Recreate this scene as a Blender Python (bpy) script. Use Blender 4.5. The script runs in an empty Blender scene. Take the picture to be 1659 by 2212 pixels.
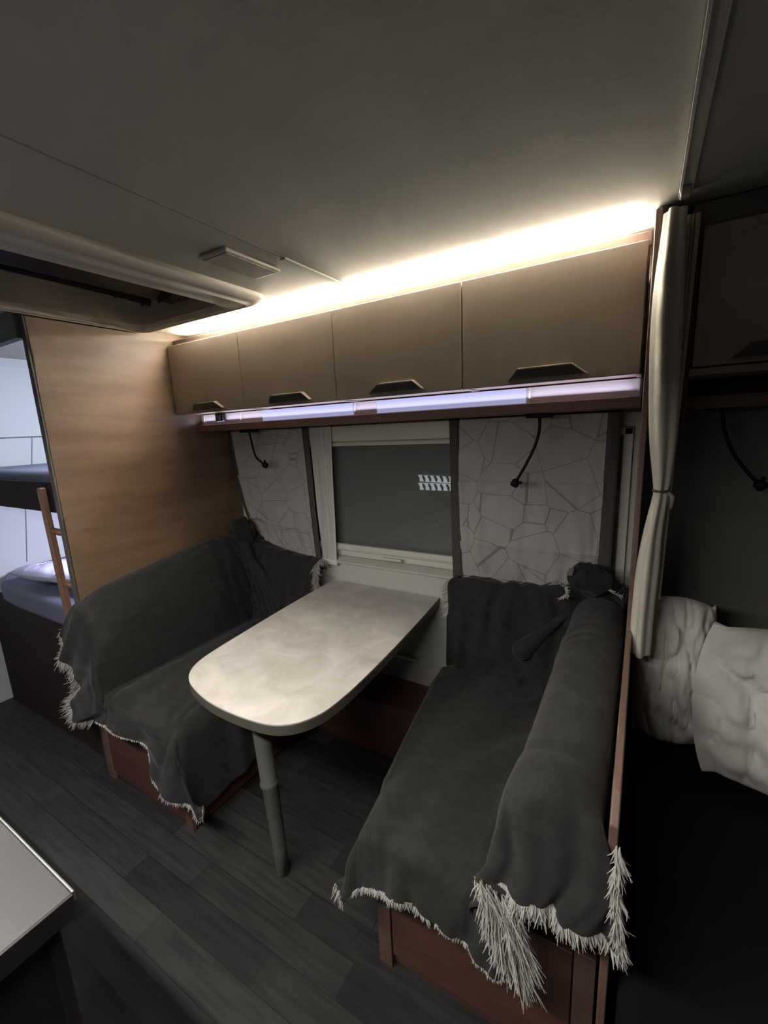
import bpy, math, random
from mathutils import Vector, Matrix, noise

random.seed(7)
S = bpy.context.scene
COL = S.collection

# ------------------------------------------------------------------ camera
R = ((0.85789108, 0.51171547, -0.04658501),
     (0.06269702, -0.19423216, -0.97894992),
     (-0.50999213, 0.83691167, -0.19871307))      # rows: right, down, forward
cam_d = bpy.data.cameras.new('camera')
cam = bpy.data.objects.new('camera', cam_d)
COL.objects.link(cam)
right, down, fwd = (Vector(r).normalized() for r in R)
m = Matrix((right, -down, -fwd)).transposed().to_4x4()
m.translation = Vector((0, 0, 1.505))
cam.matrix_world = m
cam_d.sensor_fit = 'VERTICAL'
cam_d.sensor_height = 36.0
cam_d.lens = 939.1 / 2212 * 36.0
cam_d.shift_x = (829.5 - 820.0) / 2212
cam_d.shift_y = (1114.4 - 1106.0) / 2212
cam_d.clip_start = 0.02
S.camera = cam

# ------------------------------------------------------------------ world, exposure, lights
S.view_settings.view_transform = 'Standard'
S.view_settings.look = 'None'
S.view_settings.gamma = 1.0
S.view_settings.use_curve_mapping = False
S.view_settings.exposure = 0.0
S.cycles.sample_clamp_indirect = 0.0
w = bpy.data.worlds.new('world')
S.world = w
w.use_nodes = True
w.node_tree.nodes['Background'].inputs[0].default_value = (1.0, 0.98, 0.95, 1)
w.node_tree.nodes['Background'].inputs[1].default_value = 0.008


def area(name, loc, rot, sx, sy, power, col, spread=180):
    d = bpy.data.lights.new(name, 'AREA')
    d.shape = 'RECTANGLE'
    d.size = sx
    d.size_y = sy
    d.energy = power
    d.color = col
    d.spread = math.radians(spread)
    o = bpy.data.objects.new(name, d)
    o.location = loc
    o.rotation_euler = rot
    COL.objects.link(o)
    return o


# warm strip behind the pelmet, washing the ceiling (light looks up and outwards)
area('strip_light', (-0.98, 1.462, 1.972), (math.radians(180 + 25), 0, 0), 1.92, 0.010, 16.0, (1.0, 0.92, 0.74))
area('strip_light_beam', (-0.93, 1.456, 1.974), (math.radians(180 + 50), 0, 0), 1.76, 0.010, 46.0, (1.0, 0.95, 0.86), 60)
# cool strip in the ledge under the cupboards
area('ledge_light', (-1.01, 1.523, 1.572), (math.radians(180 + 20), 0, 0), 1.95, 0.006, 1.4, (0.80, 0.80, 1.0))
# cool lamps of the bunk room
area('bunk_light_upper', (-2.15, 1.32, 1.90), (0, math.radians(42), 0), 0.06, 0.7, 9.5, (0.80, 0.87, 1.0), 150)
area('bunk_light_lower', (-2.15, 1.32, 1.17), (0, math.radians(48), 0), 0.04, 0.7, 9.0, (0.76, 0.78, 1.0), 150)
# added fill light beyond the window, only there to brighten the parked car
pl = bpy.data.lights.new('car_fill_light', 'POINT')
pl.energy = 5.0
pl.shadow_soft_size = 0.2
po = bpy.data.objects.new('car_fill_light', pl)
po.location = (-1.9, 3.0, 2.6)
COL.objects.link(po)
# lamp under the kitchen cupboard, above the worktop, left of the camera: it looks straight down
area('kitchen_light', (-0.9, -0.03, 1.595), (0, 0, 0), 1.5, 0.03, 26.0, (1.0, 0.965, 0.91))


# ------------------------------------------------------------------ materials
def s2l(c):
    return tuple(((x / 255 / 12.92) if x / 255 <= 0.04045 else ((x / 255 + 0.055) / 1.055) ** 2.4) for x in c)


def mat(name, col, rough=0.6, metal=0.0, var=0.0, vscale=8.0, bump=0.0, bscale=200.0, stretch=(1, 1, 1),
        emit=None, estr=0.0, spec=0.5, sheen=0.0, col2=None, detail=4.0):
    m = bpy.data.materials.new(name)
    m.use_nodes = True
    nt = m.node_tree
    b = nt.nodes['Principled BSDF']
    b.inputs['Base Color'].default_value = (*col, 1)
    b.inputs['Roughness'].default_value = rough
    b.inputs['Metallic'].default_value = metal
    b.inputs['Specular IOR Level'].default_value = spec
    if sheen:
        b.inputs['Sheen Weight'].default_value = sheen
        b.inputs['Sheen Roughness'].default_value = 0.5
    if emit:
        b.inputs['Emission Color'].default_value = (*emit, 1)
        b.inputs['Emission Strength'].default_value = estr
    g = nt.nodes.new('ShaderNodeNewGeometry')
    mp = nt.nodes.new('ShaderNodeMapping')
    mp.inputs['Scale'].default_value = stretch
    nt.links.new(g.outputs['Position'], mp.inputs['Vector'])
    n = nt.nodes.new('ShaderNodeTexNoise')
    n.inputs['Scale'].default_value = vscale
    n.inputs['Detail'].default_value = detail
    nt.links.new(mp.outputs[0], n.inputs['Vector'])
    r = nt.nodes.new('ShaderNodeValToRGB')
    c2 = col2 or tuple(min(1, x * (1 + var)) for x in col)
    c1 = col if col2 else tuple(x * (1 - var) for x in col)
    r.color_ramp.elements[0].position = 0.32
    r.color_ramp.elements[1].position = 0.68
    r.color_ramp.elements[0].color = (*c1, 1)
    r.color_ramp.elements[1].color = (*c2, 1)
    nt.links.new(n.outputs['Fac'], r.inputs[0])
    nt.links.new(r.outputs[0], b.inputs['Base Color'])
    if bump:
        n2 = nt.nodes.new('ShaderNodeTexNoise')
        n2.inputs['Scale'].default_value = bscale
        n2.inputs['Detail'].default_value = 3
        nt.links.new(g.outputs['Position'], n2.inputs['Vector'])
        bp = nt.nodes.new('ShaderNodeBump')
        bp.inputs['Strength'].default_value = bump
        bp.inputs['Distance'].default_value = 0.002
        nt.links.new(n2.outputs['Fac'], bp.inputs['Height'])
        nt.links.new(bp.outputs[0], b.inputs['Normal'])
    return m


def wood(name, c1, c2, stretch, rough=0.45, scale=3.0):
    m = mat(name, c1, rough, col2=c2, vscale=scale, stretch=stretch, detail=6)
    nt = m.node_tree
    b = nt.nodes['Principled BSDF']
    # fine fibre lines on top of the broad figure
    mp = [n for n in nt.nodes if n.type == 'MAPPING'][0]
    n = nt.nodes.new('ShaderNodeTexNoise')
    n.inputs['Scale'].default_value = scale * 9
    n.inputs['Detail'].default_value = 3
    nt.links.new(mp.outputs[0], n.inputs['Vector'])
    mx = nt.nodes.new('ShaderNodeMix')
    mx.data_type = 'RGBA'
    mx.blend_type = 'MULTIPLY'
    mx.inputs['Factor'].default_value = 0.28
    ramp = [x for x in nt.nodes if x.type == 'VALTORGB'][0]
    nt.links.new(ramp.outputs[0], mx.inputs['A'])
    nt.links.new(n.outputs['Fac'], mx.inputs['B'])
    nt.links.new(mx.outputs['Result'], b.inputs['Base Color'])
    return m


M = {}
M['ceiling'] = mat('ceiling_panel', (0.52, 0.51, 0.47), 0.75, var=0.03, vscale=3, bump=0.10, bscale=90)
M['wood'] = wood('panel_wood', (0.165, 0.100, 0.062), (0.262, 0.172, 0.112), (1, 0.35, 3.0))
M['wood_x'] = wood('pelmet_wood', (0.115, 0.073, 0.054), (0.155, 0.102, 0.077), (0.35, 1, 4.0))
M['wood_dark'] = wood('ledge_wood', (0.20, 0.115, 0.085), (0.30, 0.18, 0.13), (0.35, 1, 4.0))
M['wood_red'] = wood('bench_wood', (0.105, 0.043, 0.032), (0.150, 0.067, 0.049), (0.5, 1, 4.0))
M['wood_post'] = wood('post_wood', (0.16, 0.088, 0.066), (0.22, 0.13, 0.10), (3, 3, 0.3))
M['backboard'] = wood('backboard_wood', (0.66, 0.60, 0.62), (0.82, 0.77, 0.79), (0.35, 1, 4.0))
M['door'] = mat('cupboard_door', (0.47, 0.39, 0.315), 0.55, var=0.02, bump=0.03, bscale=300)
M['door_edge'] = mat('door_edge', (0.46, 0.38, 0.31), 0.5)
M['handle_d'] = mat('handle_dark', (0.10, 0.095, 0.085), 0.5)
M['handle_l'] = mat('handle_light', (0.40, 0.33, 0.27), 0.45)
M['black'] = mat('black_plastic', (0.008, 0.008, 0.009), 0.6, spec=0.25)
M['plastic'] = mat('pale_plastic', (0.52, 0.49, 0.45), 0.4)
M['greyp'] = mat('grey_plastic', (0.24, 0.22, 0.215), 0.6)
M['diffuser'] = mat('lamp_diffuser', (0.40, 0.37, 0.36), 0.6)
M['alu'] = mat('aluminium', (0.75, 0.74, 0.73), 0.32, metal=1.0)
M['white'] = mat('white_plastic', (0.72, 0.70, 0.67), 0.4)
M['throw'] = mat('charcoal_throw', (0.030, 0.0305, 0.0295), 0.95, var=0.18, vscale=30, bump=0.5, bscale=420, spec=0.15, sheen=0.12)
M['fringe'] = mat('cream_fringe', (0.50, 0.49, 0.455), 0.95, var=0.15, vscale=60, spec=0.1)
M['cushion'] = mat('bench_fabric', (0.05, 0.05, 0.05), 0.9, bump=0.3)
M['frame'] = mat('window_plastic', (0.72, 0.70, 0.63), 0.5)
M['cladding'] = mat('wall_cladding', (0.60, 0.59, 0.54), 0.7, bump=0.1, bscale=150)
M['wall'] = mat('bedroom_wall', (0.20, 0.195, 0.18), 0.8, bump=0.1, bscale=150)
M['wall_bunk'] = mat('bunk_wall', (0.62, 0.64, 0.67), 0.7, bump=0.05, bscale=150)
M['joint'] = mat('ceiling_joint', (0.30, 0.29, 0.27), 0.8)
M['seam'] = mat('wall_seam', (0.18, 0.18, 0.20), 0.7)
M['hatch'] = mat('hatch_plastic', (0.56, 0.515, 0.465), 0.7, spec=0.3)
M['dome'] = mat('hatch_dome', (0.008, 0.008, 0.008), 0.7, spec=0.2)
M['blindcloth'] = mat('hatch_blind', (0.10, 0.085, 0.08), 0.85)
M['sheer'] = mat('sheer_cloth', (0.62, 0.62, 0.58), 0.9, var=0.12, vscale=12, stretch=(6, 1, 0.4))
M['sheerhem'] = mat('sheer_hem', (0.82, 0.82, 0.76), 0.9)
M['border'] = mat('curtain_border', (0.085, 0.078, 0.074), 0.9, var=0.1)
M['linen'] = mat('tied_curtain', (0.62, 0.59, 0.51), 0.85, var=0.05, vscale=6, sheen=0.1)
M['pillow'] = mat('grey_pillow', (0.80, 0.78, 0.73), 0.9, var=0.12, vscale=7, bump=0.2)
M['bedcloth'] = mat('black_bedcloth', (0.008, 0.008, 0.008), 0.95, spec=0.1)
M['bunkmat'] = mat('bunk_mattress', (0.16, 0.17, 0.25), 0.75, bump=0.2)
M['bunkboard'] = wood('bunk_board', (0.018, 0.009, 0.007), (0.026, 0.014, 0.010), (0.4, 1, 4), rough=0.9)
M['ladder'] = wood('ladder_wood', (0.26, 0.13, 0.075), (0.34, 0.18, 0.11), (3, 3, 0.4))
M['legm'] = mat('table_leg', (0.125, 0.125, 0.118), 0.5, var=0.03)
M['edgeband'] = mat('table_edge', (0.09, 0.088, 0.068), 0.5)
M['counterside'] = mat('counter_side', (0.012, 0.010, 0.012), 0.5)
M['countertop'] = mat('counter_laminate', (0.045, 0.042, 0.043), 0.5, var=0.08, vscale=5)
M['outwall'] = mat('outside_wall', (0.10, 0.10, 0.10), 0.9)
M['carpaint'] = mat('car_paint', (0.60, 0.60, 0.56), 0.5)
M['tyre'] = mat('car_tyre', (0.03, 0.03, 0.03), 0.8)
M['lavender'] = mat('lavender_cotton', (0.58, 0.58, 0.80), 0.85)
M['star'] = mat('star_print', (0.86, 0.87, 0.95), 0.85)
M['led_w'] = mat('led_warm', (1, 1, 1), 0.5, emit=(1.0, 0.93, 0.78), estr=6)
M['led_c'] = mat('led_cool', (0.30, 0.31, 0.45), 0.5, emit=(0.52, 0.53, 0.86), estr=0.55)
M['bright'] = mat('lamp_tube', (1, 1, 1), 0.5, emit=(0.9, 0.95, 1.0), estr=1.4)

# mottled table laminate
m = mat('table_laminate', (0.47, 0.455, 0.41), 0.62, col2=(0.66, 0.63, 0.60), vscale=7.5, detail=8)
M['table'] = m
nd = [n for n in m.node_tree.nodes if n.type == 'TEX_NOISE'][0]
nd.inputs['Distortion'].default_value = 0.9
nd.inputs['Roughness'].default_value = 0.62

# window pane: dark tinted acrylic, mostly clear
m = bpy.data.materials.new('window_acrylic')
m.use_nodes = True
nt = m.node_tree
nt.nodes.clear()
out = nt.nodes.new('ShaderNodeOutputMaterial')
mx = nt.nodes.new('ShaderNodeMixShader')
tr = nt.nodes.new('ShaderNodeBsdfTransparent')
tr.inputs[0].default_value = (0.72, 0.74, 0.74, 1)
pb = nt.nodes.new('ShaderNodeBsdfPrincipled')
pb.inputs['Base Color'].default_value = (0.33, 0.34, 0.335, 1)
pb.inputs['Roughness'].default_value = 0.15
mx.inputs[0].default_value = 0.42
nt.links.new(tr.outputs[0], mx.inputs[1])
nt.links.new(pb.outputs[0], mx.inputs[2])
nt.links.new(mx.outputs[0], out.inputs[0])
M['glass'] = m


# crackle-printed curtain cloth with pleats
def crackle(name, col, line):
    m = mat(name, col, 0.85, var=0.06, vscale=5)
    nt = m.node_tree
    b = nt.nodes['Principled BSDF']
    g = [n for n in nt.nodes if n.type == 'NEW_GEOMETRY'][0]
    mp = nt.nodes.new('ShaderNodeMapping')
    mp.inputs['Scale'].default_value = (1, 0.0, 1.0)
    mp.inputs['Rotation'].default_value = (0, 0.45, 0)
    nt.links.new(g.outputs['Position'], mp.inputs[0])
    v = nt.nodes.new('ShaderNodeTexVoronoi')
    v.feature = 'DISTANCE_TO_EDGE'
    v.inputs['Scale'].default_value = 8.2
    nt.links.new(mp.outputs[0], v.inputs['Vector'])
    lt = nt.nodes.new('ShaderNodeMath')
    lt.operation = 'LESS_THAN'
    lt.inputs[1].default_value = 0.011
    nt.links.new(v.outputs['Distance'], lt.inputs[0])
    mx = nt.nodes.new('ShaderNodeMix')
    mx.data_type = 'RGBA'
    mx.inputs['B'].default_value = (*line, 1)
    r = [x for x in nt.nodes if x.type == 'VALTORGB'][0]
    nt.links.new(r.outputs[0], mx.inputs['A'])
    nt.links.new(lt.outputs[0], mx.inputs['Factor'])
    nt.links.new(mx.outputs['Result'], b.inputs['Base Color'])
    return m


M['curtain'] = crackle('crackle_print_cloth', (0.46, 0.45, 0.43), (0.27, 0.26, 0.245))

# floor: dark planks running towards +x
m = mat('floor_planks', (0.05, 0.049, 0.047), 0.55)
nt = m.node_tree
b = nt.nodes['Principled BSDF']
g = [n for n in nt.nodes if n.type == 'NEW_GEOMETRY'][0]
br = nt.nodes.new('ShaderNodeTexBrick')
br.inputs['Color1'].default_value = (0.015, 0.0148, 0.0142, 1)
br.inputs['Color2'].default_value = (0.046, 0.0455, 0.044, 1)
br.inputs['Mortar'].default_value = (0.012, 0.012, 0.012, 1)
br.inputs['Scale'].default_value = 1.0
br.inputs['Mortar Size'].default_value = 0.0012
br.inputs['Brick Width'].default_value = 0.62
br.inputs['Row Height'].default_value = 0.095
br.offset = 0.37
nt.links.new(g.outputs['Position'], br.inputs['Vector'])
mp = nt.nodes.new('ShaderNodeMapping')
mp.inputs['Scale'].default_value = (2.0, 22, 1)
nt.links.new(g.outputs['Position'], mp.inputs[0])
n = nt.nodes.new('ShaderNodeTexNoise')
n.inputs['Scale'].default_value = 3
n.inputs['Detail'].default_value = 6
nt.links.new(mp.outputs[0], n.inputs['Vector'])
mr = nt.nodes.new('ShaderNodeMapRange')
mr.inputs['From Min'].default_value = 0.3
mr.inputs['From Max'].default_value = 0.7
mr.inputs['To Min'].default_value = 0.62
mr.inputs['To Max'].default_value = 1.25
nt.links.new(n.outputs['Fac'], mr.inputs['Value'])
mx = nt.nodes.new('ShaderNodeMix')
mx.data_type = 'RGBA'
mx.blend_type = 'MULTIPLY'
mx.inputs['Factor'].default_value = 1.0
nt.links.new(br.outputs['Color'], mx.inputs['A'])
nt.links.new(mr.outputs['Result'], mx.inputs['B'])
nt.links.new(mx.outputs['Result'], b.inputs['Base Color'])
M['floor'] = m


# ------------------------------------------------------------------ mesh helpers
class MB:
    """collects geometry in world coordinates, then links it as one object"""

    def __init__(s):
        s.v = []
        s.f = []

    def add(s, vs, fs):
        k = len(s.v)
        s.v += [tuple(v) for v in vs]
        s.f += [tuple(i + k for i in f) for f in fs]
        return s

    def box(s, a, b):
        x0, y0, z0 = (min(a[i], b[i]) for i in range(3))
        x1, y1, z1 = (max(a[i], b[i]) for i in range(3))
        v = [(x0, y0, z0), (x1, y0, z0), (x1, y1, z0), (x0, y1, z0), (x0, y0, z1), (x1, y0, z1), (x1, y1, z1), (x0, y1, z1)]
        return s.add(v, [(0, 3, 2, 1), (4, 5, 6, 7), (0, 1, 5, 4), (1, 2, 6, 5), (2, 3, 7, 6), (3, 0, 4, 7)])

    def tube(s, pts, rad, n=10, cap=True):
        pts = [Vector(p) for p in pts]
        rad = rad if isinstance(rad, (list, tuple)) else [rad] * len(pts)
        vs, fs = [], []
        ref = None
        for i, p in enumerate(pts):
            t = (pts[min(i + 1, len(pts) - 1)] - pts[max(i - 1, 0)]).normalized()
            if ref is None:
                ref = Vector((0, 0, 1)) if abs(t.z) < 0.9 else Vector((1, 0, 0))
            u = (ref - t * ref.dot(t)).normalized()
            ref = u
            w_ = t.cross(u)
            for k in range(n):
                a = 2 * math.pi * k / n
                vs.append(p + (u * math.cos(a) + w_ * math.sin(a)) * rad[i])
        for i in range(len(pts) - 1):
            for k in range(n):
                k2 = (k + 1) % n
                fs.append((i * n + k, i * n + k2, (i + 1) * n + k2, (i + 1) * n + k))
        if cap:
            fs.append(tuple(range(n - 1, -1, -1)))
            fs.append(tuple((len(pts) - 1) * n + k for k in range(n)))
        return s.add(vs, fs)

    def prism(s, outline, axis, a, b):
        """outline: 2-D points in the other two axes (order x,y,z without axis)"""
        def p(q, c):
            l = list(q)
            l.insert(axis, c)
            return tuple(l)
        n = len(outline)
        vs = [p(q, a) for q in outline] + [p(q, b) for q in outline]
        fs = [tuple(range(n)), tuple(range(2 * n - 1, n - 1, -1))]
        for i in range(n):
            j = (i + 1) % n
            fs.append((i, i + n, j + n, j))
        return s.add(vs, fs)

    def grid(s, G):
        nr, nc = len(G), len(G[0])
        vs = [p for r in G for p in r]
        fs = [(i * nc + j, i * nc + j + 1, (i + 1) * nc + j + 1, (i + 1) * nc + j) for i in range(nr - 1) for j in range(nc - 1)]
        return s.add(vs, fs)

    def link(s, name, mt, parent=None, bevel=0, smooth=False, solid=0, subsurf=0, seg=2):
        me = bpy.data.meshes.new(name)
        o = bpy.data.objects.new(name, me)
        COL.objects.link(o)
        if parent is not None:
            q = Vector((0, 0, 0))
            a = parent
            while a:
                q += a.location
                a = a.parent
            org = q
            o.parent = parent
            o.location = (0, 0, 0)
        else:
            xs = [v[0] for v in s.v]; ys = [v[1] for v in s.v]; zs = [v[2] for v in s.v]
            org = Vector(((min(xs) + max(xs)) / 2, (min(ys) + max(ys)) / 2, min(zs)))
            o.location = org
        me.from_pydata([tuple(Vector(v) - org) for v in s.v], [], s.f)
        me.materials.append(mt)
        me.validate()
        import bmesh
        bm = bmesh.new()
        bm.from_mesh(me)
        bmesh.ops.recalc_face_normals(bm, faces=bm.faces)
        bm.to_mesh(me)
        bm.free()
        if smooth or bevel:
            for p in me.polygons:
                p.use_smooth = True
        if subsurf:
            md = o.modifiers.new('subsurf', 'SUBSURF')
            md.levels = subsurf
            md.render_levels = subsurf
        if solid:
            md = o.modifiers.new('solid', 'SOLIDIFY')
            md.thickness = solid
            md.offset = 0
        if bevel:
            md = o.modifiers.new('bevel', 'BEVEL')
            md.width = bevel
            md.segments = seg
            md.limit_method = 'ANGLE'
            md.harden_normals = True
        return o


def tag(o, label=None, cat=None, group=None, kind=None):
    if label: o['label'] = label
    if cat: o['category'] = cat
    if group: o['group'] = group
    if kind: o['kind'] = kind
    return o


def struct(o):
    o['kind'] = 'structure'
    return o


def empty(name, loc, label=None, cat=None, group=None, kind=None):
    o = bpy.data.objects.new(name, None)
    o.empty_display_size = 0.05
    COL.objects.link(o)
    o.location = loc
    return tag(o, label, cat, group, kind)


def box(name, a, b, mt, parent=None, bevel=0.0, seg=2):
    return MB().box(a, b).link(name, mt, parent, bevel=bevel, seg=seg)


def cr(p0, p1, p2, p3, t):
    return 0.5 * ((2 * p1) + (p2 - p0) * t + (2 * p0 - 5 * p1 + 4 * p2 - p3) * t * t + (3 * p1 - p0 - 3 * p2 + p3) * t ** 3)


def spline(P, n):
    P = [Vector(p) for p in P]
    k = len(P) - 1
    out = []
    for i in range(n):
        x = i / (n - 1) * k
        j = min(int(x), k - 1)
        out.append(cr(P[max(j - 1, 0)], P[j], P[j + 1], P[min(j + 2, k)], x - j))
    return out


def loft(rows, nu, nv, disp=None):
    rr = [spline(r, nu) for r in rows]
    cols = [spline([r[j] for r in rr], nv) for j in range(nu)]
    G = [[cols[j][i] for j in range(nu)] for i in range(nv)]
    if disp:
        N = []
        for i in range(nv):
            for j in range(nu):
                a = G[min(i + 1, nv - 1)][j] - G[max(i - 1, 0)][j]
                b_ = G[i][min(j + 1, nu - 1)] - G[i][max(j - 1, 0)]
                c = a.cross(b_)
                c = c.normalized() if c.length > 1e-9 else Vector((0, 0, 1))
                N.append(c * disp(j / (nu - 1), i / (nv - 1), G[i][j]))
        G = [[G[i][j] + N[i * nu + j] for j in range(nu)] for i in range(nv)]
    return G


def nz(x, y=0.0, z=0.0):
    return noise.noise(Vector((x, y, z)))


def fringe(name, lines, parent, seed=1, per_m=420, rad=0.0014):
    """lines: (polyline, direction, length); each strand a bent taper"""
    rnd = random.Random(seed)
    b = MB()
    for pl, d, ln in lines:
        pl = [Vector(p) for p in pl]
        d = [Vector(q).normalized() for q in d] if isinstance(d[0], (tuple, list)) else [Vector(d).normalized()] * len(pl)
        ln = ln if isinstance(ln, (tuple, list)) else [ln] * len(pl)
        for i in range(len(pl) - 1):
            seg = pl[i + 1] - pl[i]
            n = max(2, int(seg.length * per_m))
            for k in range(n):
                t = (k + rnd.random()) / n
                p = pl[i] + seg * t
                dd = (d[i] * (1 - t) + d[i + 1] * t).normalized()
                L = (ln[i] * (1 - t) + ln[i + 1] * t) * rnd.uniform(0.65, 1.15)
                cl = nz(p.x * 60 + seed, p.y * 60, p.z * 60) * 0.5
                j = Vector((rnd.gauss(0, .16) + cl, rnd.gauss(0, .16), rnd.gauss(0, .16)))
                j2 = Vector((rnd.gauss(0, .2), rnd.gauss(0, .2), rnd.gauss(0, .2) - .15))
                p -= dd * 0.004
                d1 = (dd + j).normalized()
                d2 = (dd + j + j2).normalized()
                r = rad * rnd.uniform(.8, 1.3)
                b.tube([p, p + d1 * L * .5, p + d1 * L * .5 + d2 * L * .5], [r, r * 1.05, r * .35], n=4, cap=False)
    return b.link(name, M['fringe'], parent, smooth=True)


CEIL = 2.0
K = 1.03125        # ceiling positions were measured on a 1.985 m ceiling
XP = -2.015     # face of the wood panel
YW = 1.755      # window wall

# ------------------------------------------------------------------ the room
struct(box('floor', (-3.3, -0.9, -0.03), (1.3, 1.8, 0), M['floor']))
c = MB()
hx0, hx1, hy0, hy1 = -1.89 * K - .008, -1.40 * K + .008, 0.33 * K - .008, 1.212 * K + .008
c.box((-3.3, -0.9, CEIL), (hx0, 1.8, CEIL + 0.03))
c.box((hx1, -0.9, CEIL), (1.3, 1.8, CEIL + 0.03))
c.box((hx0, -0.9, CEIL), (hx1, hy0, CEIL + 0.03))
c.box((hx0, hy1, CEIL), (hx1, 1.8, CEIL + 0.03))
struct(c.link('ceiling', M['ceiling']))
# window wall with its opening
c = MB()
c.box((XP, YW, 0), (0.0, YW + 0.03, 0.87)).box((XP, YW, 1.47), (0.0, YW + 0.03, CEIL))
c.box((XP, YW, 0.87), (-1.995, YW + 0.03, 1.47)).box((-0.028, YW, 0.87), (0.0, YW + 0.03, 1.47))
struct(c.link('wall_back', M['cladding']))
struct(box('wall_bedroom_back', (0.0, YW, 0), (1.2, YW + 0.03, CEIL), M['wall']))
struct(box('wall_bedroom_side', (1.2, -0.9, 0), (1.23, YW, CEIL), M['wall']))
struct(box('wall_bunk_back', (-3.2, YW, 0), (XP - 0.03, YW + 0.03, CEIL), M['wall_bunk']))
c = struct(box('wall_bunk_end', (-3.23, -0.9, 0), (-3.2, YW, CEIL), M['wall_bunk']))
box('seam_strip', (-3.2, 0.3, 1.545), (-3.197, YW, 1.550), M['seam'], c)
MB().prism([(1.224, 1.545), (1.229, 1.545), (1.199, 1.38), (1.194, 1.38)], 0, -3.2, -3.198).link('seam_strip', M['seam'], c)
MB().prism([(1.131, 1.21), (1.136, 1.21), (1.073, 0.8), (1.068, 0.8)], 0, -3.2, -3.198).link('seam_strip', M['seam'], c)
box('blind_panel', (-3.2, 0.3, 1.551), (-3.190, 1.7, 1.955), M['wall_bunk'], c, bevel=0.002)
# wood panel between the dinette and the bunks
struct(box('wall_left', (XP - 0.026, 0.826, 0), (XP, YW, CEIL - 0.001), M['wood']))
c = MB()
c.box((XP - 0.030, 0.816, 0), (XP - 0.001, 0.8255, CEIL - 0.002))
struct(c.link('trim_1', M['handle_d'], bevel=0.003))
struct(box('trim_2', (-3.19, 0.80, 1.90), (XP - 0.034, 0.83, CEIL - 0.001), M['wall']))
# partition on the right: full height at the back, low board beside the bench
prof = [(0.70, 0.0), (YW, 0.0), (YW, CEIL - 0.001), (1.385, CEIL - 0.001), (1.352, CEIL - 0.014), (1.34, CEIL - 0.045), (1.34, 1.02),
        (1.31, 0.92), (1.25, 0.89), (0.74, 0.88), (0.70, 0.84)]
struct(MB().prism(prof, 0, -0.009, 0.006).link('wall_right', M['wood_post'], bevel=0.003))
# ceiling seam cover
c = MB()
c.box((-0.930, -0.4, CEIL - 0.001), (-0.925, 1.43, CEIL + .001))
struct(c.link('trim_3', M['joint']))
struct(box('trim_4', (-0.937, 1.05, CEIL - 0.007), (-0.917, 1.452, CEIL - 0.001), M['ceiling'], bevel=0.002))

# ------------------------------------------------------------------ window
W = empty('window_1', (-1.0, YW, 0.86), kind='structure')
c = MB()
c.box((-1.993, 1.742, 0.868), (-0.03, YW + 0.02, 0.900)).box((-1.993, 1.742, 1.44), (-0.03, YW + 0.02, 1.468))
c.box((-1.993, 1.742, 0.868), (-1.955, YW + 0.02, 1.468)).box((-0.060, 1.742, 0.868), (-0.03, YW + 0.02, 1.468))
c.link('window_frame', M['frame'], W, bevel=0.004)
box('window_pane', (-1.955, YW + 0.006, 0.90), (-0.06, YW + 0.011, 1.44), M['glass'], W)
MB().prism([(1.712, 1.462), (1.720, 1.448), (1.742, 1.445), (YW - .001, 1.445), (YW - .001, 1.524), (1.715, 1.524), (1.708, 1.50)], 0, -1.95, -0.07).link('blind_cassette', M['frame'], W, bevel=0.004)
c = MB()
c.box((-1.94, 1.716, 1.426), (-0.08, 1.730, 1.443))
c.link('blind_rail', M['frame'], W, bevel=0.004)
c = MB()
c.prism([(1.718, 0.916), (1.724, 0.902), (1.741, 0.900), (1.741, 0.936), (1.726, 0.936)], 0, -1.95, -0.07)
c.link('screen_rail', M['frame'], W, bevel=0.004)
MB().box((-1.04, 1.706, 0.884), (-0.935, 1.722, 0.896)).link('blind_grip', M['frame'], W, bevel=0.002)
c = MB().prism([(1.700, 0.838), (1.752, 0.838), (1.752, 0.866), (1.735, 0.866), (1.703, 0.848)], 0, XP + 0.002, -0.014)
struct(c.link('trim_5', M['cladding'], bevel=0.004))
struct(box('trim_6', (XP + 0.002, 1.728, 0.0), (-0.014, 1.752, 0.832), M['cladding'], bevel=0.004))

# ------------------------------------------------------------------ outside, seen through the pane
struct(box('wall_outside', (-6, 5.0, -0.5), (4, 5.1, 3.5), M['outwall']))
t = empty('louvred_lamp', (-1.36, 3.2, 0.985), 'bright louvred lamp with two rows of slats outside the window', 'lamp')
for z0, z1, dz in ((1.058, 1.108, .018), (0.988, 1.042, .004)):
    c = MB()
    c.prism([(-1.575, z0), (-1.10, z0 - dz), (-1.10, z1 - dz), (-1.575, z1)], 1, 3.22, 3.23)
    c.link('light_tube', M['bright'], t)
    c = MB()
    for k in range(9):
        x = -1.575 + k * 0.052
        c.tube([(x, 3.2, z1 - .002), (x + .014, 3.20, (z0 + z1) / 2), (x + .017, 3.2, z0 + .002)], [.010, .012, .008], n=6)
    c.link('louvre', M['greyp'], t)
c = MB().box((-1.59, 3.232, 0.975), (-1.05, 3.25, 1.12))
c.link('housing', M['greyp'], t)
MB().tube([(-1.3, 3.25, 1.05), (-1.3, 4.999, 1.05)], .012, n=8).link('mounting_arm', M['greyp'], t)
t = empty('parked_car', (-0.6, 3.4, -0.2), 'pale car with a rounded wing parked beyond the window pane', 'car')
arch = [(-1.50 + 0.0, -0.02)]
pts = [(-2.15, -0.02), (-2.16, 0.40), (-2.03, 0.52), (-1.85, 0.575), (-1.66, 0.612), (-1.41, 0.725), (-1.16, 0.815), (-0.8, 0.86), (0.6, 0.9), (1.2, 0.9), (1.2, -0.02), (-0.80, -0.02)]
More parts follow.
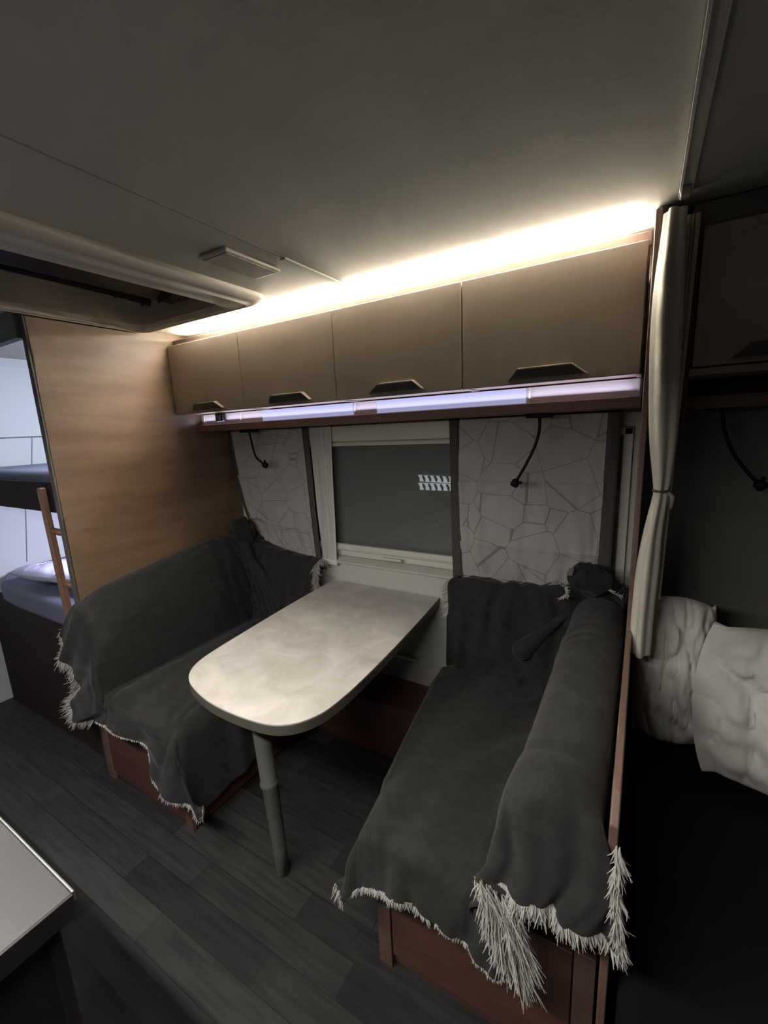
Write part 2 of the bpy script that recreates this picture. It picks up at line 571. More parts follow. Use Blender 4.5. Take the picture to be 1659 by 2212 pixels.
pts += [(-1.12 + 0.34 * math.cos(a), 0.22 + 0.34 * math.sin(a)) for a in [math.radians(x) for x in range(-35, 216, 10)]]
MB().prism(pts, 1, 3.0, 4.4).link('car_body', M['carpaint'], t, bevel=0.03, seg=3)
c = MB().tube([(-1.12, 3.03, 0.20), (-1.12, 3.25, 0.20)], 0.28, n=28)
c.link('wheel', M['tyre'], t, bevel=0.02)

# ------------------------------------------------------------------ overhead cupboards
ZB, ZT, YD = 1.6135, 1.9373, 1.395
xs = [-2.012, -1.523, -1.018, -0.514, -0.016]
lab = ['taupe overhead cupboard at the far left, against the wood panel',
       'taupe overhead cupboard second from the left, with the black-looking handle',
       'taupe overhead cupboard second from the right, above the bare window pane',
       'taupe overhead cupboard at the right end, beside the red-brown post']
hx = [(-1.865, -1.651, -1.835, -1.70), (-1.367, -1.141, -1.344, -1.180), (-0.871, -0.652, -0.820, -0.690), (-0.371, -0.148, -0.336, -0.192)]
for i in range(4):
    a, b_ = xs[i] + 0.0015, xs[i + 1] - 0.0015
    if i == 3: b_ = -0.020
    t = empty('overhead_cabinet', ((a + b_) / 2, 1.58, ZB), lab[i], 'cupboard', 'overhead cupboards above the dinette')
    c = MB()
    c.box((xs[i], YD + 0.02, ZB + 0.003), (xs[i + 1] - (0 if i < 3 else .002), YW - 0.002, ZB + 0.018))
    c.box((xs[i], YD + 0.02, ZT - 0.02), (xs[i + 1] - (0 if i < 3 else .002), YW - 0.002, ZT - 0.006))
    c.box((xs[i], YD + 0.02, ZB), (xs[i] + 0.012, YW - 0.002, ZT - 0.006))
    c.box((xs[i + 1] - 0.012, YD + 0.02, ZB), (xs[i + 1] - .001, YW - 0.002, ZT - 0.006))
    c.link('cabinet_body', M['wood_dark'], t)
    d = box('cabinet_door', (a, YD, ZB), (b_, YD + 0.018, ZT), M['door'], t, bevel=0.003, seg=3)
    h0, h1, t0, t1 = hx[i]
    zb, zt = 1.627, 1.658
    # tray handle: sloping trapezoid lip standing off the door
    v = [(h0, YD - 0.001, zb), (h1, YD - 0.001, zb), (t1, YD - 0.001, zt), (t0, YD - 0.001, zt),
         (h0 + .010, YD - 0.018, zb), (h1 - .006, YD - 0.012, zb), (t1 + .004, YD - 0.022, zt - .001), (t0, YD - 0.022, zt - .001)]
    c = MB().add(v, [(0, 1, 2, 3), (4, 5, 6, 7), (3, 2, 6, 7), (1, 2, 6, 5), (0, 3, 7, 4), (0, 1, 5, 4)])
    hd = c.link('door_handle', M['handle_d'], d, bevel=0.0015)
    c = MB().add([(t0, YD - 0.0225, zt - .004), (t1 + .004, YD - 0.0225, zt - .004), (t1 + .002, YD - .002, zt + .002), (t0, YD - .002, zt + .002)], [(0, 1, 2, 3)])
    c.add([(t1 + .003, YD - .0230, zt - .001), (h1 - .004, YD - .0126, zb + .001), (h1 + .004, YD - .002, zb), (t1 + .004, YD - .002, zt + .002)], [(0, 1, 2, 3)])
    c.link('handle_rim', M['handle_l'], d, solid=0.002)
# pelmet behind which the warm strip hides
t = tag(box('pelmet_board', (XP + .002, 1.430, 1.933), (-0.013, 1.446, 1.968), M['wood_x'], bevel=0.002),
        'pale wood pelmet board running along the top of the cupboards', 'pelmet')
t = empty('led_strip', (-1.0, 1.47, 1.932), 'warm glowing light strip tucked behind the wood pelmet under the ceiling', 'light strip')
box('strip_channel', (-2.0, 1.450, 1.950), (-0.03, 1.478, 1.958), M['alu'], t)
box('strip_diffuser', (-1.99, 1.453, 1.9585), (-0.04, 1.472, 1.962), M['led_w'], t)
# light ledge under the cupboards
t = empty('light_ledge', (-1.0, 1.53, 1.527), 'red-brown wooden ledge with a blue-white lit channel under the cupboards', 'shelf')
c = MB()
c.prism([(1.512, 1.530), (1.518, 1.527), (YW - 0.002, 1.527), (YW - 0.002, 1.545), (1.5335, 1.545), (1.518, 1.5615), (1.512, 1.558)], 0, XP + .003, -0.014)
c.link('ledge_board', M['wood_dark'], t, bevel=0.001)
box('backboard', (XP + .003, 1.540, 1.546), (-0.014, 1.552, 1.612), M['backboard'], t)
for a, b_ in ((-1.56, -1.04), (-0.925, -0.345)):
    box('light_panel', (a, 1.536, 1.552), (b_, 1.5395, 1.611), M['led_c'], t)
for x in (-1.985, -1.71, -1.032, -0.335, -0.024):
    box('divider', (x, 1.533, 1.548), (x + 0.005, 1.5397, 1.611), M['white'], t)
t = empty('power_socket', (-1.84, 1.53, 1.575), 'small black power socket in the lit ledge at its left end', 'socket')
box('socket_housing', (-1.868, 1.512, 1.574), (-1.815, 1.534, 1.612), M['black'], t, bevel=0.003)
box('socket_face', (-1.858, 1.508, 1.580), (-1.825, 1.511, 1.604), M['greyp'], t, bevel=0.002)

# cupboard in the bedroom beyond the partition
t = empty('overhead_cabinet', (0.5, 1.58, ZB), 'dark overhead cupboard in the unlit bedroom right of the tied curtain', 'cupboard')
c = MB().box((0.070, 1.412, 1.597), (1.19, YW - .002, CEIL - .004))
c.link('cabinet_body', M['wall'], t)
d = box('cabinet_door', (0.092, 1.392, 1.618), (0.60, 1.410, 1.938), M['door'], t, bevel=0.004)
v = [(0.17, 1.391, 1.63), (0.42, 1.391, 1.63), (0.39, 1.391, 1.662), (0.205, 1.391, 1.662), (0.18, 1.37, 1.63), (0.41, 1.37, 1.63), (0.385, 1.366, 1.66), (0.21, 1.366, 1.66)]
MB().add(v, [(0, 1, 2, 3), (4, 5, 6, 7), (3, 2, 6, 7), (1, 2, 6, 5), (0, 3, 7, 4), (0, 1, 5, 4)]).link('door_handle', M['handle_d'], d)
box('cabinet_door', (0.605, 1.392, 1.618), (1.18, 1.410, 1.938), M['door'], t, bevel=0.004)
box('lower_lip', (0.086, 1.396, 1.597), (1.19, 1.411, 1.614), M['door'], t, bevel=0.003)
box('side_post', (0.070, 1.385, 1.46), (0.088, 1.412, 1.975), M['wood_red'], t, bevel=0.002)
tag(box('wall_ledge', (0.09, 1.545, 1.515), (1.19, YW - .002, 1.55), M['wood_dark'], bevel=0.002), 'dark bedroom ledge below the unlit cupboard', 'shelf')


# ------------------------------------------------------------------ gooseneck reading lamps
def gooseneck(pts, label, base=0.08):
    b0 = Vector(pts[0])
    t = empty('reading_lamp', (b0.x, b0.y, 1.512), label, 'lamp', 'gooseneck reading lamps')
    box('lamp_base', (b0.x - base / 2, b0.y - 0.03, 1.512), (b0.x + base / 2, b0.y + 0.03, 1.5265), M['black'], t, bevel=0.003)
    P = spline([(b0.x, b0.y, 1.514)] + pts[1:], 24)
    MB().tube(P, 0.0052, n=10).link('gooseneck', M['black'], t, smooth=True)
    e = P[-1]
    d = (P[-1] - P[-3]).normalized()
    h_ = MB().tube([e - d * .006, e, e + d * .004, e + d * .020, e + d * .024], [.006, .012, .015, .015, .012], n=14).link('lamp_head', M['black'], t, smooth=True)
    q = d.cross(Vector((0, 1, 0))).normalized()
    MB().tube([e + q * .012, e + q * .022], [.006, .005], n=8).link('switch', M['black'], h_)
    return t


gooseneck([(-1.73, 1.6, 1.51), (-1.722, 1.6, 1.475), (-1.702, 1.6, 1.392), (-1.650, 1.6, 1.352)],
          'black gooseneck reading lamp hanging before the left curtain')
gooseneck([(-0.312, 1.6, 1.51), (-0.312, 1.6, 1.469), (-0.326, 1.6, 1.414), (-0.356, 1.6, 1.349), (-0.386, 1.6, 1.294)],
          'black gooseneck reading lamp hanging before the right curtain')
gooseneck([(0.187, 1.6, 1.51), (0.198, 1.6, 1.451), (0.225, 1.6, 1.384), (0.26, 1.6, 1.332), (0.285, 1.6, 1.303)],
          'black gooseneck reading lamp on the dark bedroom wall')

# ------------------------------------------------------------------ ceiling lamp
t = empty('ceiling_lamp', (-1.015, 0.972, CEIL - 0.02), 'flat rectangular unlit ceiling lamp with a pale rim beside the roof hatch', 'ceiling lamp')
box('lamp_frame', (-1.068*K, 0.868*K, CEIL - 0.013), (-0.958*K, 1.076*K, CEIL - 0.001), M['plastic'], t, bevel=0.006, seg=3)
box('lamp_diffuser', (-1.058*K, 0.878*K, CEIL - 0.0155), (-0.966*K, 1.066*K, CEIL - 0.012), M['diffuser'], t, bevel=0.003)


# ------------------------------------------------------------------ roof hatch
def rrect(x0, x1, y0, y1, r, n=8):
    P = []
    for cx, cy, a0 in ((x1 - r, y1 - r, 0), (x0 + r, y1 - r, 90), (x0 + r, y0 + r, 180), (x1 - r, y0 + r, 270)):
        for k in range(n + 1):
            a = math.radians(a0 + 90 * k / n)
            P.append((cx + r * math.cos(a), cy + r * math.sin(a)))
    return P


def ring(levels):
    b = MB()
    G = [[(x * K, y * K, z) for x, y in rrect(x0, x1, y0, y1, r)] for x0, x1, y0, y1, r, z in levels]
    n = len(G[0])
    vs = [p for g in G for p in g]
    fs = [(i * n + k, i * n + (k + 1) % n, (i + 1) * n + (k + 1) % n, (i + 1) * n + k) for i in range(len(G) - 1) for k in range(n)]
    b.add(vs, fs)
    return b


t = empty('roof_hatch', (-1.58, 0.75, CEIL - 0.035), 'open roof hatch with a moulded beige frame and dark opening', 'roof hatch')
Z = CEIL
ring([(-1.950, -1.182, 0.24, 1.258, .055, Z), (-1.950, -1.182, 0.24, 1.258, .055, Z - .008), (-1.946, -1.188, 0.246, 1.253, .05, Z - .015),
      (-1.938, -1.215, 0.262, 1.246, .045, Z - .022), (-1.928, -1.262, 0.28, 1.240, .04, Z - .024), (-1.925, -1.268, 0.285, 1.238, .038, Z - .018),
      (-1.922, -1.300, 0.292, 1.236, .036, Z - .020), (-1.910, -1.345, 0.30, 1.226, .034, Z - .020), (-1.904, -1.372, 0.31, 1.219, .032, Z - .012),
      (-1.89, -1.40, 0.33, 1.212, .03, Z + .0)]).link('hatch_frame', M['hatch'], t, smooth=True)
ring([(-1.89, -1.40, 0.33, 1.212, .03, Z), (-1.89, -1.40, 0.33, 1.212, .03, Z + .13)]).link('hatch_well', M['hatch'], t, smooth=False)
c = MB()
c.add([(x * K, y * K, Z + .13) for x, y in rrect(-1.892, -1.398, 0.328, 1.214, .03)] + [(-1.69, .78, Z + .17)],
      [(k, (k + 1) % 36, 36) for k in range(36)])
c.link('dome', M['dome'], t)
# folded black blind and its arms across the opening
rows = []
for i in range(5):
    y = 1.04 + i * 0.028
    rows.append([(-1.80 + k * .055, y + .012 * (-1) ** k, Z + .045 + .022 * (i % 2) + .012 * math.sin(k * 2.1 + i)) for k in range(7)])
MB().grid(loft(rows, 40, 24)).link('folded_blind', M['black'], t, smooth=True, solid=0.004)
c = MB().tube([(-1.72, .42, Z + .045), (-1.72, .8, Z + .045), (-1.70, 1.06, Z + .035), (-1.68, 1.12, Z + .022)], 0.014, n=8)
c.tube([(-1.41, 1.00, Z + .02), (-1.47, 1.08, Z + .035), (-1.55, 1.11, Z + .03), (-1.60, 1.10, Z + .01)], [.010, .016, .020, .008], n=8)
c.link('hatch_arm', M['black'], t, smooth=True)
box('blind_cover', (-1.66, 0.345, Z + .030), (-1.447, 1.20, Z + .040), M['black'], t)

# ------------------------------------------------------------------ curtain rail and tied curtain
t = empty('curtain_rail', (0.05, 0.6, CEIL - 0.014), 'white curtain rail running along the ceiling towards the camera', 'rail')
c = MB()
c.box((0.034, -0.2, CEIL - 0.014), (0.039, 1.335, CEIL - .001)).box((0.056, -0.2, CEIL - 0.010), (0.059, 1.335, CEIL - .001)).box((0.034, -0.2, CEIL - 0.003), (0.059, 1.335, CEIL - .001))
c.link('rail_profile', M['white'], t)
box('rail_stop', (0.036, 1.285, CEIL - 0.022), (0.057, 1.318, CEIL - .004), M['plastic'], t, bevel=0.003)
t = empty('tied_curtain', (0.03, 1.31, 0.86), 'pale grey-green curtain tied back in front of the partition post', 'curtain')


def fold_loop(cx, cy, w_, d_, ph, n=64, k=5, amp=.012):
    P = []
    for i in range(n):
        a = 2 * math.pi * i / n
        r = 1 + amp / max(w_, .012) * math.sin(k * a + ph)
        P.append((cx + w_ * math.cos(a) * r, cy + d_ * math.sin(a) * r))
    return P


lv = [(1.963, .030, 1.325, .020, .026), (1.90, .029, 1.325, .022, .030), (1.80, .028, 1.325, .027, .034), (1.70, .030, 1.325, .029, .036), (1.60, .034, 1.325, .029, .036),
      (1.50, .038, 1.325, .027, .034), (1.42, .042, 1.325, .023, .030), (1.345, .046, 1.325, .016, .022), (1.312, .046, 1.325, .012, .015), (1.28, .044, 1.325, .013, .017),
      (1.20, .036, 1.325, .017, .024), (1.10, .031, 1.325, .022, .030), (1.0, .028, 1.32, .022, .032), (.90, .027, 1.315, .022, .034), (.86, .027, 1.31, .021, .034)]
lvl = []
zz = [spline([(z, a, b_)for z, a, b_, _, _ in lv], 90), spline([(c_, d_, 0) for _, _, _, c_, d_ in lv], 90)]
G = []
for i in range(90):
    z, cx_, cy_ = zz[0][i]
    ww, dd, _ = zz[1][i]
    loop = fold_loop(cx_, cy_, ww, dd, z * 1.2 + .6, k=4, amp=.0045)
    G.append([(x, y, z) for x, y in loop] + [(loop[0][0], loop[0][1], z)])
MB().grid(G).link('curtain_cloth', M['linen'], t, smooth=True)
MB().tube([(0.046 + .016 * math.cos(a), 1.325 + .02 * math.sin(a), 1.312) for a in [i * math.pi / 8 for i in range(17)]], .0035, n=8).link('tie_band', M['border'], t, smooth=True)
MB().tube([(0.062, 1.31, 1.31), (0.072, 1.30, 1.30), (0.070, 1.30, 1.27)], [.005, .006, .003], n=8).link('tie_button', M['greyp'], t, smooth=True)
# second leaf of the curtain behind, in the dark
G = []
for i in range(30):
    z = 1.962 - i * (1.962 - 1.0) / 29
    f_ = .030 - .014 * abs(math.sin((i / 29) * 3.0)) if i else .03
    G.append([(0.052 + .030 * (k / 23) * (1 - .55 * i / 29) + .003 * math.sin(k * 1.3), 1.372 + .006 * math.sin(k * .9), z) for k in range(24)])
MB().grid(G).link('curtain_rear_leaf', M['linen'], t, smooth=True, solid=.002)


# ------------------------------------------------------------------ curtains at the window
def curtain_sheet(rows, nu, nv, seed, amp=.004):
    def disp(u, v, p):
        f = 0.55 + 0.45 * v
        d = amp * 1.2 * nz(u * 9 + seed, v * 1.5) * f + amp * .8 * nz(u * 20, v * 5 + seed) * v
        for q in (0.31, 0.62):                             # sewn pleats: the cloth steps out and falls back
            if v > q:
                d += .009 * math.exp(-(v - q) / .05)
        d += amp * 1.4 * nz(u * 13 + seed, v * 2.2, 3.0) * v * v
        return d
    return loft(rows, nu, nv, disp)


t = empty('window_curtain', (-1.7, 1.70, 0.86), 'left crackle-print curtain between the wood panel and the sheer strip', 'curtain', 'crackle-print window curtains')
LT = [(-2.000, 1.700, 1.524), (-1.465, 1.700, 1.521)]
Lr = [[(-1.985, 1.70, 1.524), (-1.73, 1.70, 1.523), (-1.462, 1.70, 1.521)],
      [(-1.965, 1.70, 1.33), (-1.71, 1.70, 1.33), (-1.455, 1.70, 1.33)],
      [(-1.925, 1.695, 1.12), (-1.70, 1.70, 1.10), (-1.447, 1.70, 1.08)],
      [(-1.860, 1.692, 0.98), (-1.66, 1.70, 0.95), (-1.440, 1.70, 0.93)],
      [(-1.780, 1.690, 0.905), (-1.61, 1.698, 0.875), (-1.430, 1.70, 0.845)]]
MB().grid(curtain_sheet(Lr, 70, 240, 3)).link('curtain_panel', M['curtain'], t, smooth=True, solid=.002)
Bl = [[(a[0][0] - .022, a[0][1], a[0][2]), (a[0][0] + .004, a[0][1] - .002, a[0][2])] for a in Lr]
MB().grid(loft(Bl, 4, 60)).link('border_band', M['border'], t, smooth=True, solid=.002)
Bl = [[(-1.463 + i * .0075, 1.696, z), (-1.427 + i * .0065, 1.696, z)] for i, z in enumerate((1.521, 1.33, 1.1, .95, .832))]
MB().grid(loft(Bl, 4, 60)).link('border_band', M['border'], t, smooth=True, solid=.002)

t = empty('window_curtain', (-0.36, 1.70, 0.86), 'right crackle-print curtain behind the right bench, beside the red-brown post', 'curtain', 'crackle-print window curtains')
Rr = [[(-0.645, 1.70, 1.523), (-0.37, 1.70, 1.521), (-0.105, 1.70, 1.519)],
      [(-0.643, 1.70, 1.33), (-0.37, 1.70, 1.33), (-0.108, 1.70, 1.33)],
      [(-0.641, 1.70, 1.10), (-0.37, 1.695, 1.10), (-0.111, 1.70, 1.10)],
      [(-0.638, 1.70, 0.95), (-0.37, 1.69, 0.95), (-0.114, 1.70, 0.95)],
      [(-0.636, 1.70, 0.868), (-0.37, 1.70, 0.872), (-0.117, 1.70, 0.88)]]
MB().grid(curtain_sheet(Rr, 80, 240, 11, .009)).link('curtain_panel', M['curtain'], t, smooth=True, solid=.002)
Bl = [[(-0.682 + i * .002, 1.697, z), (-0.641 + i * .002, 1.697, z)] for i, z in enumerate((1.524, 1.33, 1.1, .95, .845))]
MB().grid(loft(Bl, 4, 60)).link('border_band', M['border'], t, smooth=True, solid=.002)
Bl = [[(-0.109 - i * .002, 1.697, z), (-0.067 - i * .002, 1.697, z)] for i, z in enumerate((1.521, 1.33, 1.1, .95, .845))]
MB().grid(loft(Bl, 4, 60)).link('border_band', M['border'], t, smooth=True, solid=.002)

t = empty('sheer_curtain', (-1.37, 1.705, 0.84), 'narrow pale sheer curtain strip beside the bare window pane', 'curtain')
Sr = [[(-1.424 + i * .008, 1.704, z), (-1.36 + i * .004, 1.702, z), (-1.288 + d_, 1.704, z)] for i, (z, d_) in enumerate(((1.524, 0), (1.3, -.008), (1.1, -.012), (.95, -.016), (.846, -.020)))]
MB().grid(loft(Sr, 24, 80, lambda u, v, p: .003 * nz(u * 6, v * 3))).link('sheer_cloth', M['sheer'], t, smooth=True, solid=.0015)
Sh = [[(r[2][0] - .006, r[2][1] - .003, r[2][2]), (r[2][0] + .002, r[2][1] - .003, r[2][2])] for r in Sr]
MB().grid(loft(Sh, 4, 60)).link('side_hem', M['sheerhem'], t, smooth=True, solid=.002)
MB().box((-1.396, 1.699, 0.826), (-1.303, 1.706, 0.852)).link('bottom_hem', M['sheerhem'], t)

# ------------------------------------------------------------------ dining table
t = empty('dining_table', (-1.0, 1.2, 0), 'mottled cream dining table with rounded front and one grey leg', 'table')
out = [(-1.352, 1.724), (-1.335, 1.35), (-1.312, 1.05), (-1.300, 0.92), (-1.284, 0.845), (-1.252, 0.790), (-1.205, 0.754), (-1.14, 0.730), (-1.06, 0.712), (-0.98, 0.706), (-0.90, 0.708),
       (-0.835, 0.716), (-0.790, 0.732), (-0.754, 0.762), (-0.728, 0.805), (-0.714, 0.860), (-0.708, 0.98), (-0.716, 1.228), (-0.736, 1.543), (-0.752, 1.724)]
sm = [tuple(p)[:2] for p in spline([(x, y, 0) for x, y in out], 120)]
MB().prism([(x, y) for x, y in sm], 2, 0.731, 0.7355).link('tabletop', M['table'], t, bevel=0.0008)
MB().prism([(x, y) for x, y in sm], 2, 0.700, 0.7305).link('edge_band', M['edgeband'], t, bevel=0.002)
lg = MB().tube([(-0.986, .858, 0.0), (-0.987, .858, 0.004), (-0.990, .858, 0.10), (-1.004, .858, 0.345), (-1.005, .858, .352), (-1.006, .858, .362), (-1.007, .858, .370), (-1.013, .858, .5), (-1.020, .858, .66), (-1.022, .858, .699)],
               [.021, .0225, .0235, .027, .031, .031, .027, .0285, .030, .033], n=32).link('leg', M['legm'], t, smooth=True)
MB().tube([(-1.022, .858, .685), (-1.022, .858, .6995)], [.05, .055], n=24).link('leg_flange', M['legm'], lg)
t = empty('table_rail', (-1.05, 1.725, 0.68), 'pale metal rail holding the table edge to the wall', 'rail')
box('rail_bar', (-1.33, 1.7255, 0.690), (-0.77, 1.7275, 0.728), M['alu'], t)

# ------------------------------------------------------------------ benches under the throws
def bench(x0, x1, bx0, bx1, zt, label):
    t = empty('bench_seat', ((x0 + x1) / 2, 1.2, 0), label, 'bench')
    c = MB().box((x0, 0.818, 0.012), (x1, 1.722, 0.40))
    c.link('bench_box', M['wood_red'], t)
    c = MB()
    w_ = .045
    c.box((x0 + w_, 0.806, 0.05), (x1 - w_, 0.8175, 0.385))
    c.link('front_panel', M['wood_red'], t, bevel=0.002)
    for a in (x0, x1 - w_ + .003):
        c = MB().box((a, 0.803, 0.0), (a + w_ - .003, 0.8177, 0.40))
        c.link('front_post', M['wood_post'], t, bevel=0.002)
    box('seat_cushion', (x0 + .004, 0.80, 0.401), (x1 - .004, 1.60, 0.462), M['cushion'], t, bevel=0.03, seg=4)
    box('backrest', (bx0, 0.84, 0.465), (bx1, 1.58, zt - .03), M['cushion'], t, bevel=0.04, seg=4)
    return t


bench(-2.000, -1.40, -1.995, -1.855, 0.84, 'left bench with red-brown wood front, covered by a charcoal throw')
bench(-0.560, -0.016, -0.170, -0.018, 0.84, 'right bench with red-brown wood front, covered by charcoal throws')
t = tag(box('step_box', (-1.34, 1.50, 0.0), (-0.725, 1.722, 0.270), M['wood_red'], bevel=0.004), 'low red-brown wooden box on the floor under the table', 'box')
tag(MB().box((-1.20, 1.70, .392), (-0.86, 1.724, .408)).link('heater_grille', M['alu'], bevel=0.002), 'thin metal grille strip on the wall under the table', 'grille')
for a, b_, s_ in ((-1.995, -1.43, 'left'), (-0.635, -0.02, 'right')):
    tag(box('rear_cushion', (a, 1.625, 0.42), (b_, 1.695, 0.815), M['cushion'], bevel=0.03, seg=4), 'rear cushion standing against the window wall on the %s, under a throw' % s_, 'cushion')


# ------------------------------------------------------------------ throws
def crease(p, s, ax=1.0, ay=2.2, f=3.2, k=9.0):
    """sharp valley lines wandering over the cloth"""
    return max(0.0, 1 - abs(nz(p.x * f * ax + s, p.y * f / ay + .5 * nz(p.x * 4, p.y * 4), p.z * f)) * k)


def wr(p, s, f=6.0):
    return nz(p.x * f + s, p.y * f * .8, p.z * f)


# left bench throw: over the backrest, the seat and the front end
T = empty('throw_blanket', (-1.7, 1.1, 0.2), 'charcoal fringed throw over the left bench, hanging down its front', 'blanket', 'charcoal throws on the benches')


def Lrow(y, zt, hang, xe, push=0.0):
    return [(-2.008, y, zt - .05), (-1.992, y, zt - .005), (-1.955, y, zt + .012), (-1.890, y, zt - .012), (-1.840, y, zt - .09), (-1.826, y, .68), (-1.842, y, .51),
            (-1.838, y, .478), (-1.76, y, .484), (-1.52, y, .482), (xe - .04, y, .476), (xe + .006, y, .44), (xe + .022, y, .36), (xe + .03, y, hang)]


rows = [Lrow(1.645, .955, .14, -1.385), Lrow(1.45, .945, .13, -1.385), Lrow(1.2, .920, .12, -1.385), Lrow(1.0, .895, .11, -1.385), Lrow(.87, .868, .10, -1.385), Lrow(.815, .845, .11, -1.385)]
rows.append([(-2.02, .79, .79), (-2.005, .785, .83), (-1.96, .775, .835), (-1.895, .77, .815), (-1.85, .765, .74), (-1.832, .763, .62), (-1.84, .765, .50),
             (-1.80, .765, .468), (-1.70, .762, .458), (-1.52, .762, .458), (-1.40, .765, .44), (-1.37, .77, .40), (-1.352, .78, .31), (-1.345, .79, .14)])
rows.append([(-2.035, .775, .74), (-2.04, .758, .76), (-2.00, .748, .73), (-1.94, .745, .70), (-1.885, .742, .62), (-1.86, .745, .53), (-1.83, .742, .45),
             (-1.785, .742, .415), (-1.69, .742, .41), (-1.53, .742, .40), (-1.40, .742, .36), (-1.335, .745, .32), (-1.300, .755, .26), (-1.315, .775, .15)])
hemL = [(-2.035, .775, .735), (-2.072, .745, .70), (-2.045, .74, .645), (-2.010, .74, .60), (-2.015, .74, .49), (-2.055, .735, .40), (-2.01, .735, .335),
        (-1.905, .735, .355), (-1.72, .735, .385), (-1.54, .735, .365), (-1.455, .735, .255), (-1.33, .73, .225), (-1.240, .735, .205), (-1.262, .775, .185)]
rows.append(hemL)


def dL(u, v, p):
    d = .006 * wr(p, 3) + .0025 * wr(p, 9, 18)
    if u > .5:
        d -= .009 * crease(p, 2.3, 2.0, 1.6) * min(1, (u - .5) * 8)
    else:
        d -= .004 * crease(p, 5.1, 1.0, 1.0)
    if v > .72:                                                          # folds that open towards the hem
        k = (v - .72) / .28
        d += k * (.020 * math.sin(u * 34 + 2 * nz(u * 3)) + .008 * math.sin(u * 71))
    if p.y > 1.3 and u < .55:                                            # gathered folds at the back corner
        k = min(1, (p.y - 1.3) / .25)
        d += k * (.004 * math.sin(p.y * 80 + p.z * 26 + 5 * nz(p.z * 5, p.y * 9)) + .012 * nz(p.y * 22 + p.z * 5, p.z * 4))
    if u > .58 and v < .8:                                               # creases crossing the seat
        d += .009 * math.sin((p.x * 30 + p.y * 22) + 4 * nz(p.x * 5, p.y * 5)) * min(1, (u - .58) * 6)
    return d


GL = loft(rows, 150, 190, dL)
MB().grid(GL).link('throw_cloth', M['throw'], T, smooth=True, solid=.004)
hp = [GL[-1][j] for j in range(0, 150)]


def sub(j0, j1, st=4):
    return [hp[j] for j in range(j0, j1, st)]


fringe('fringe', [(sub(0, 30), (-.85, -.25, -.25), .032), (sub(28, 42), (-.35, -.35, -.85), .045), (sub(42, 66), (-.9, -.2, -.3), .060), (sub(44, 66), (-.6, -.3, -.6), .055), (sub(62, 82), (-.5, -.3, -.75), .045), (sub(80, 118), (0, -.5, -.7), .012),
                  (sub(118, 148), (-.15, -.2, -.9), .022)], T, 5, per_m=650)

# throw over the rear cushion, left
T = empty('throw_blanket', (-1.66, 1.6, 0.48), 'charcoal throw bunched over the rear cushion in the left window corner', 'blanket', 'charcoal throws on the benches')


def Brow(x, zt, zb, y0=1.600):
    return [(x, 1.688, zt - .06), (x, 1.683, zt - .012), (x, 1.660, zt), (x, 1.628, zt - .006), (x, y0 + .005, zt - .05), (x, y0 - .008, (zt + zb) / 2), (x, y0 - .010, zb + .08), (x, y0 - .012, zb)]


rows = [Brow(-1.985, 1.00, .47), Brow(-1.91, .985, .47), Brow(-1.84, .955, .47), Brow(-1.76, .912, .47), Brow(-1.66, .893, .47), Brow(-1.55, .878, .47), Brow(-1.45, .866, .47), Brow(-1.375, .858, .46)]


def dB(u, v, p):
    return -(.0045 * math.sin(v * 40 + 7 * nz(v * 5, u * 2) + u * 6) + .010 * nz(v * 14 + u * 3, u * 3)) * (1.3 - .9 * v) - .006 * wr(p, 5)


GB = loft(rows, 70, 150, dB)
MB().grid(GB).link('throw_cloth', M['throw'], T, smooth=True, solid=.004)
b = MB()
sph = []
for i in range(24):
    a = math.pi * i / 23
    sph.append([])
    for k in range(33):
        q = 2 * math.pi * k / 32
        d = Vector((math.sin(a) * math.cos(q), math.sin(a) * math.sin(q), math.cos(a)))
        r = 1 + .35 * nz(d.x * 2 + 1, d.y * 2, d.z * 2) + .08 * math.sin(9 * q + 3 * a)
        sph[-1].append((-1.865 + .075 * d.x * r, 1.60 + .055 * d.y * r, .975 + .075 * d.z * r))
b.grid(sph).link('gathered_knot', M['throw'], T, smooth=True)
# strands of cloth radiating from the knot
b = MB()
rnd = random.Random(3)
for k in range(8):
    x1 = -1.97 + k * .055
    b.tube(spline([(-1.88 + k * .009, 1.590, .97), (-1.87 + k * .012, 1.582 - .014 * (k % 2), .86), (x1 * .5 - .93 + .008 * k, 1.588, .70), (x1 * .6 - .72 + k * .012, 1.592, .50)], 16),
           [.010 + (.007 + .004 * math.sin(k * 2.3)) * math.sin(i / 15 * 3.1) for i in range(16)], n=10)
b.link('gathered_fold', M['throw'], T, smooth=True)
e = [GB[-1][j] for j in range(8, 62, 4)]
fringe('fringe', [(e, (.35, -.75, -.5), [.05] * len(e)), (e, (.9, -.3, -.35), [.045] * len(e))], T, 6, per_m=650)
fringe('fringe', [([(-1.93, 1.60, 1.0), (-1.915, 1.57, .95)], (-.3, -.5, -.8), .03)], T, 16, per_m=650)

# right bench throw
T = empty('throw_blanket', (-0.4, 1.1, 0.28), 'charcoal throw spread over the right bench seat and front', 'blanket', 'charcoal throws on the benches')


def Rrow(y, xe, hang):
    return [(xe - .035, y, hang), (xe - .025, y, .36), (xe - .012, y, .445), (xe + .025, y, .480), (xe + .14, y, .487), (-.42, y, .487), (-.32, y, .485), (-.24, y, .487), (-.205, y, .53), (-.195, y, .62)]


